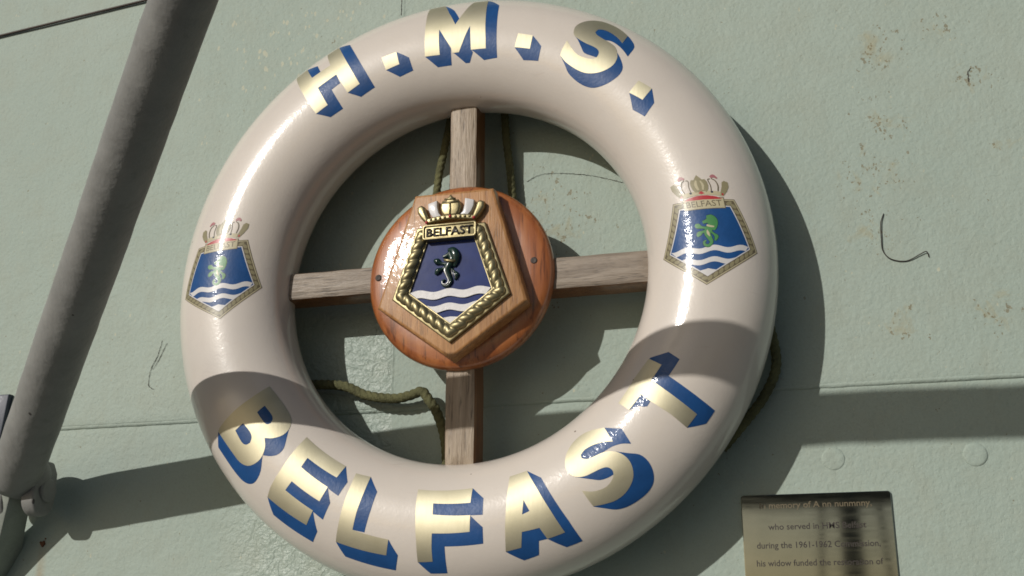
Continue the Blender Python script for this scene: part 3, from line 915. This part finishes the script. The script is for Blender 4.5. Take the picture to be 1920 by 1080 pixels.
C = catmull([(-1, 0, 1.2), (-1.5, -5, 1.7), (1, -12, 1.2), (3.2, -18, .9), (0, -22, .8), (-4.5, -20.8, .7), (-5.2, -17.5, .5)], 7)
obj('sea_horse_belly', sweep([V(-0.0055 + c.x * .00098, c.y * .00098, ZB + .0062) for c in C], [c.z * .00098 for c in C], 10), M['silver'], board)
bm = bmesh.new()
for x0, y0, x1, y1 in ((5.5, -4, 8, -14), (8, -6, 11, -15), (2, 15, 6, 17)):
    sweep([V(-0.0045 + x0 * .00098, y0 * .00098, ZB + .006), V(-0.0045 + x1 * .00098, y1 * .00098, ZB + .0058)], 0.0006, 8, bm)
obj('sea_horse_fin_ray', bm, M['silver'], board)

# name board with raised rim and dark letters
NB = [(-0.0345, 0.0345), (0.0330, 0.0345), (0.0330, 0.0535), (-0.0345, 0.0535)]
def rrect(P, r_, n=4):
    (x0, y0), _, (x1, y1), _ = P
    out = []
    for cx, cy, a0 in ((x1 - r_, y0 + r_, -90), (x1 - r_, y1 - r_, 0), (x0 + r_, y1 - r_, 90), (x0 + r_, y0 + r_, 180)):
        for k in range(n + 1):
            a = R(a0 + 90 * k / n); out.append((cx + r_ * math.cos(a), cy + r_ * math.sin(a)))
    return out
ZN = 0.0555
obj('name_board', prism([rrect(NB, 0.003)], ZB, ZN, 0.001), M['gilt'], board, True, 30)
obj('name_board_rim', prism([rrect(NB, 0.003), rrect(inset(NB, 0.0021), 0.002)], ZN - 0.0005, ZN + 0.002, 0.0006), M['gilt'], board, True, 30)
t = text_mesh('BELFAST', 0.0145, 0.0585, 0.0003)
for v in t.verts: v.co = V(v.co.x - 0.0007, v.co.y + 0.0388, ZN + 0.0012)
bmesh.ops.recalc_face_normals(t, faces=t.faces[:])
ret = bmesh.ops.extrude_face_region(t, geom=t.faces[:])
for v in ret['geom']:
    if isinstance(v, bmesh.types.BMVert): v.co.y += 0.0014
bmesh.ops.recalc_face_normals(t, faces=t.faces[:])
obj('name_lettering', t, M['black'], board, False)

# naval crown in relief
CS = lambda P: [(x * 0.00098 - 0.001, (y - 0.6) * 0.00098) for x, y in P]
obj('crown_band', prism([CS(BAND)], ZB, ZB + 0.0085, 0.002, 3), M['gilt'], board, True, 40)
obj('crown_stern', prism([CS(CROWN_C)], ZB, ZB + 0.0095, 0.0028, 3), M['gilt'], board, True, 40)
bm = bmesh.new()
for x0, y0, x1, y1, r_ in ((0, 68, 0, 82, 1.2), (-10, 83.5, 10, 83.5, 1.3), (-7, 88, 7, 88, 1.2)):
    (a, b), (c, d) = CS([(x0, y0), (x1, y1)])
    sweep([V(a, b, ZB + .0095), V((a + c) / 2, (b + d) / 2, ZB + .0101), V(c, d, ZB + .0095)], r_ * .00098, 10, bm)
obj('crown_moulding', bm, M['gilt'], board)
for s in (1, -1):
    obj('crown_sail', prism([CS([(s * x, y) for x, y in SAIL])], ZB, ZB + 0.0072, 0.0016, 2), M['white'], board, True, 40)
    obj('crown_side_stern', prism([CS([(s * x, y) for x, y in STERN])], ZB, ZB + 0.0090, 0.003, 3), M['gilt'], board, True, 40)
bm = bmesh.new()
for x in (-25, -19, -13, -7, 7, 13, 19, 25):
    c = CS([(x, 65.2 - abs(x) * 0.07)])[0]
    bmesh.ops.create_icosphere(bm, subdivisions=2, radius=0.0018, matrix=Matrix.Translation(V(*c, ZB + .0085)))
obj('crown_beading', bm, M['gilt'], board)
for x, y in ((0, 65.4), (-30.5, 60), (30.5, 61)):
    bm = bmesh.new()
    bmesh.ops.create_icosphere(bm, subdivisions=2, radius=0.0021, matrix=Matrix.Translation(V(*CS([(x, y)])[0], ZB + .0086)))
    obj('jewel', bm, M['red'], board)

# ------------------------------------------------------------------ ropes behind the buoy
def rope(P, label, r_=0.0062):
    path = resample(catmull([V(*p_) for p_ in P], 12), 0.0013)
    tag(obj('rope', sweep(path, r_, 18, strands=3, pitch=0.026, depth=0.16), M['rope']), label, 'rope')


rope([(-0.040, 0.300, -0.0515), (-0.0362, 0.250, -0.049), (-0.043, 0.20, -0.046), (-0.050, 0.155, -0.044), (-0.052, 0.10, -0.046), (-0.03, 0.045, -0.050), (0.02, 0.04, -0.050),
      (0.048, 0.09, -0.052), (0.047, 0.15, -0.0525), (0.040, 0.215, -0.0525), (0.036, 0.30, -0.0525)], 'green-brown rope slung in a loop behind the top wooden spoke', 0.0052)
rope([(-0.285, -0.105, -0.0525), (-0.23, -0.108, -0.050), (-0.1735, -0.1142, -0.045), (-0.1401, -0.1285, -0.044), (-0.104, -0.1345, -0.046), (-0.082, -0.1315, -0.046), (-0.066, -0.128, -0.044),
      (-0.057, -0.138, -0.043), (-0.046, -0.155, -0.044), (-0.036, -0.185, -0.046), (-0.033, -0.22, -0.048), (-0.036, -0.28, -0.054)], 'slack green-brown rope behind the foot of the wooden cross')
rope([(0.330, 0.03, -0.0535), (0.352, -0.03, -0.051), (0.3655, -0.085, -0.050), (0.3672, -0.1235, -0.050), (0.3510, -0.1574, -0.050), (0.3269, -0.1864, -0.050), (0.30, -0.215, -0.054)],
     'faded rope hanging in the shadow outside the ring above the brass plate', 0.0058)

# ------------------------------------------------------------------ brass memorial plate
ZP = ZL + 0.0032
plq = [(0.3170, -0.425), (0.4820, -0.425), (0.4820, -0.2675), (0.3170, -0.2675)]
plaque = obj('brass_plaque', prism([rrect(plq, 0.0035, 5)], ZL + 0.0003, ZP, 0.0007, 2), M['brass'], None, False)
tag(plaque, 'small polished brass memorial plate engraved with lines of dark text', 'plaque')
for body, yb, w, xc in (('In memory of A nn nunmnny,', -0.2833, 0.123, 0.3991), ('who served in HMS Belfast', -0.3073, 0.107, 0.3993),
                        ('during the 1961-1962 Commission,', -0.3278, 0.1343, 0.3991), ('his widow funded the restoration of', -0.3475, 0.1367, 0.3990)):
    t = text_mesh(body, 0.0098, w, 0.00012)
    for v in t.verts: v.co = V(v.co.x + xc, v.co.y + yb, ZP + 0.00012)
    t.normal_update()
    if sum(f.normal.y for f in t.faces) > 0: bmesh.ops.reverse_faces(t, faces=t.faces[:])
    obj('engraved_line', t, M['brown_line'] if 'memory' in body else M['black'], plaque, False)

# ------------------------------------------------------------------ strut, its lug, stay wire, plate standing in for a shadow
AXIS = [(-0.6080, -0.2210, -0.001), (-0.5883, -0.2074, 0.0195), (-0.5194, -0.1595, 0.0881), (-0.4384, -0.1053, 0.1696), (-0.3389, -0.0419, 0.2705),
        (-0.2522, 0.0108, 0.3594), (-0.1290, 0.0802, 0.4874), (0.0060, 0.1522, 0.6290), (0.1343, 0.2155, 0.7651), (0.2380, 0.2646, 0.8757)]     # slightly bowed
strut = empty('strut', V(-0.6250, -0.235, ZL))
tag(strut, 'thick grey painted steel strut rising from a forked foot on the wall', 'strut')
path = resample(catmull([V(*q) for q in AXIS], 12), 0.012)
rr = []
for i in range(len(path)):
    d_ = i * 0.012
    r0 = 0.0325 - 0.0048 * min(1, d_ / 0.8)
    if d_ < 0.06: r0 *= 0.94 + 0.06 * d_ / 0.06
    rr.append(r0)
bm = sweep(path, rr, 40)
for v in bm.verts:
    v.co += Vector((1, 1, 1)) * 0.0006 * noise.noise(v.co * 28) + Vector((1, 0, 1)) * 0.0004 * noise.noise(v.co * 70)
obj('tube', bm, M['steel'], strut)
# forked end: a rounded collar carrying two cheeks
cx = -0.607
bm = bmesh.new()
bmesh.ops.create_uvsphere(bm, u_segments=32, v_segments=20, radius=1.0,
    matrix=Matrix.Translation(V(cx + 0.003, -0.217, -0.006)) @ Matrix.Diagonal((0.0385, 0.036, 0.031, 1)))
obj('collar', bm, M['steel'], strut)
def cheek(x0, x1, yc, zc_, r_, ylo):
    b = bmesh.new()
    out = []
    for k in range(13):                     # rounded foot, straight sides running up into the collar
        a = math.pi + math.pi * k / 12
        out.append((zc_ + r_ * math.cos(a), ylo + r_ + r_ * math.sin(a)))
    out += [(zc_ + r_, yc + 0.016), (zc_ + r_ * .6, yc + 0.030), (zc_ - r_ * .6, yc + 0.030), (zc_ - r_, yc + 0.016)]
    A = [b.verts.new(V(x0, y, z)) for z, y in out]; B = [b.verts.new(V(x1, y, z)) for z, y in out]
    b.faces.new(A); b.faces.new(list(reversed(B)))
    m_ = len(A)
    for k in range(m_): b.faces.new((A[k], B[k], B[(k + 1) % m_], A[(k + 1) % m_]))
    bmesh.ops.recalc_face_normals(b, faces=b.faces[:])
    bmesh.ops.bevel(b, geom=[e for e in b.edges if abs(e.calc_face_angle(0)) > 0.6], offset=0.0035, segments=3, profile=0.5, affect='EDGES')
    return b
obj('fork_cheek', cheek(cx + 0.014, cx + 0.034, -0.228, -0.018, 0.023, -0.270), M['steel'], strut, True, 40)
obj('fork_cheek', cheek(cx - 0.034, cx - 0.014, -0.228, -0.018, 0.023, -0.270), M['steel'], strut, True, 40)
obj('pin', lathe([(0.0, -0.048), (0.013, -0.048), (0.0145, -0.046), (0.0145, -0.034), (0.010, -0.034), (0.010, 0.034), (0.0155, 0.034), (0.0155, 0.037), (0.0135, 0.039), (0.0, 0.039)], 24,
                V(cx, -0.236, -0.020), (1, 0, 0)), M['steel'], strut, True, 40)
# lug: a flat bar running from between the cheeks down and back to the wall
b = bmesh.new()
P1, P2 = Vector((-0.600, -0.216, 0.000)), Vector((-0.672, -0.352, ZL - 0.004))
t_ = (P2 - P1).normalized(); side_ = Vector((0.80, -0.40, 0.10)); side_ = (side_ - t_ * side_.dot(t_)).normalized(); nn_ = t_.cross(side_)
ends = []
for P_, hw, hd in ((P1, 0.0095, 0.018), (P1.lerp(P2, 0.5), 0.0095, 0.020), (P2, 0.0095, 0.028)):
    ends.append([b.verts.new(V(*(P_ + side_ * (sx * hw) + nn_ * (sz * hd)))) for sx, sz in ((-1, -1), (1, -1), (1, 1), (-1, 1))])
for A, B in zip(ends, ends[1:]):
    for k in range(4): b.faces.new((A[k], A[(k + 1) % 4], B[(k + 1) % 4], B[k]))
b.faces.new(ends[0]); b.faces.new(ends[-1])
bmesh.ops.recalc_face_normals(b, faces=b.faces[:])
bmesh.ops.bevel(b, geom=[e for e in b.edges if e.calc_face_angle(0) > 0.5], offset=0.0025, segments=2, profile=0.5, affect='EDGES')
obj('lug_plate', b, M['lug'], strut, True, 40)

w = sweep(resample([V(-1.05, 0.4630, ZW + 0.0045), V(-0.7859, 0.4883, ZW + 0.0045), V(-0.5342, 0.5118, ZW + 0.0045), V(-0.2, 0.543, ZW + 0.0045)], 0.002), 0.0019, 10, strands=3, pitch=0.012, depth=0.14)
tag(obj('stay_wire', w, M['wire']), 'thin dark wire rope running along the wall behind the strut', 'cable')

b = box((-0.80, -0.175, ZL - 0.001), (-0.679, -0.0935, ZL + 0.012), 0.002)  # dark plate added in place of a cast shadow at the wall's left edge
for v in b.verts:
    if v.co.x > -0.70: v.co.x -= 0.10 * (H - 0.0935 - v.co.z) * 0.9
br = obj('shadow_plate', b, M['navy'], None, True, 30)
tag(br, 'dark navy plate standing in for a shadow on the wall beside the foot of the strut', 'shadow_plate')

# ------------------------------------------------------------------ the deck in front of the wall and the mast mirrored in the brass plate
bm = bmesh.new()
nx, ny = 24, 24
g = [[bm.verts.new((-14 + 28 * i / nx, 0.08 - 26 * j / ny, 0.0)) for i in range(nx + 1)] for j in range(ny + 1)]
for j in range(ny):
    for i in range(nx): bm.faces.new((g[j][i], g[j + 1][i], g[j + 1][i + 1], g[j][i + 1]))
bmesh.ops.recalc_face_normals(bm, faces=bm.faces[:])
tag(obj('deck', bm, M['deck']), kind='structure')
mast = empty('mast', Vector((0.62, -10.0, 0.0)))
tag(mast, 'dark mast with a long level yard, mirrored in the brass plate', 'mast')
obj('pole', lathe([(0.0, 0.0), (0.16, 0.0), (0.16, 0.04), (0.10, 0.08), (0.095, 3.5), (0.085, 5.2), (0.0, 5.25)], 24, (0.62, -10.0, 0.0), (0, 0, 1)), M['mast'], mast, True, 40)
obj('yard', sweep([Vector((0.62 + x, -10.12, 2.66)) for x in (-2.4, -1.2, 0, 1.2, 2.4)], [0.19, 0.21, 0.22, 0.21, 0.19], 20), M['mast'], mast, True, 60)
for x in (-0.42, 0.46):
    obj('shroud', sweep([Vector((0.62 + x * 0.18, -10.02, 4.9)), Vector((0.62 + x, -10.3, 0.0))], 0.025, 8), M['mast'], mast)
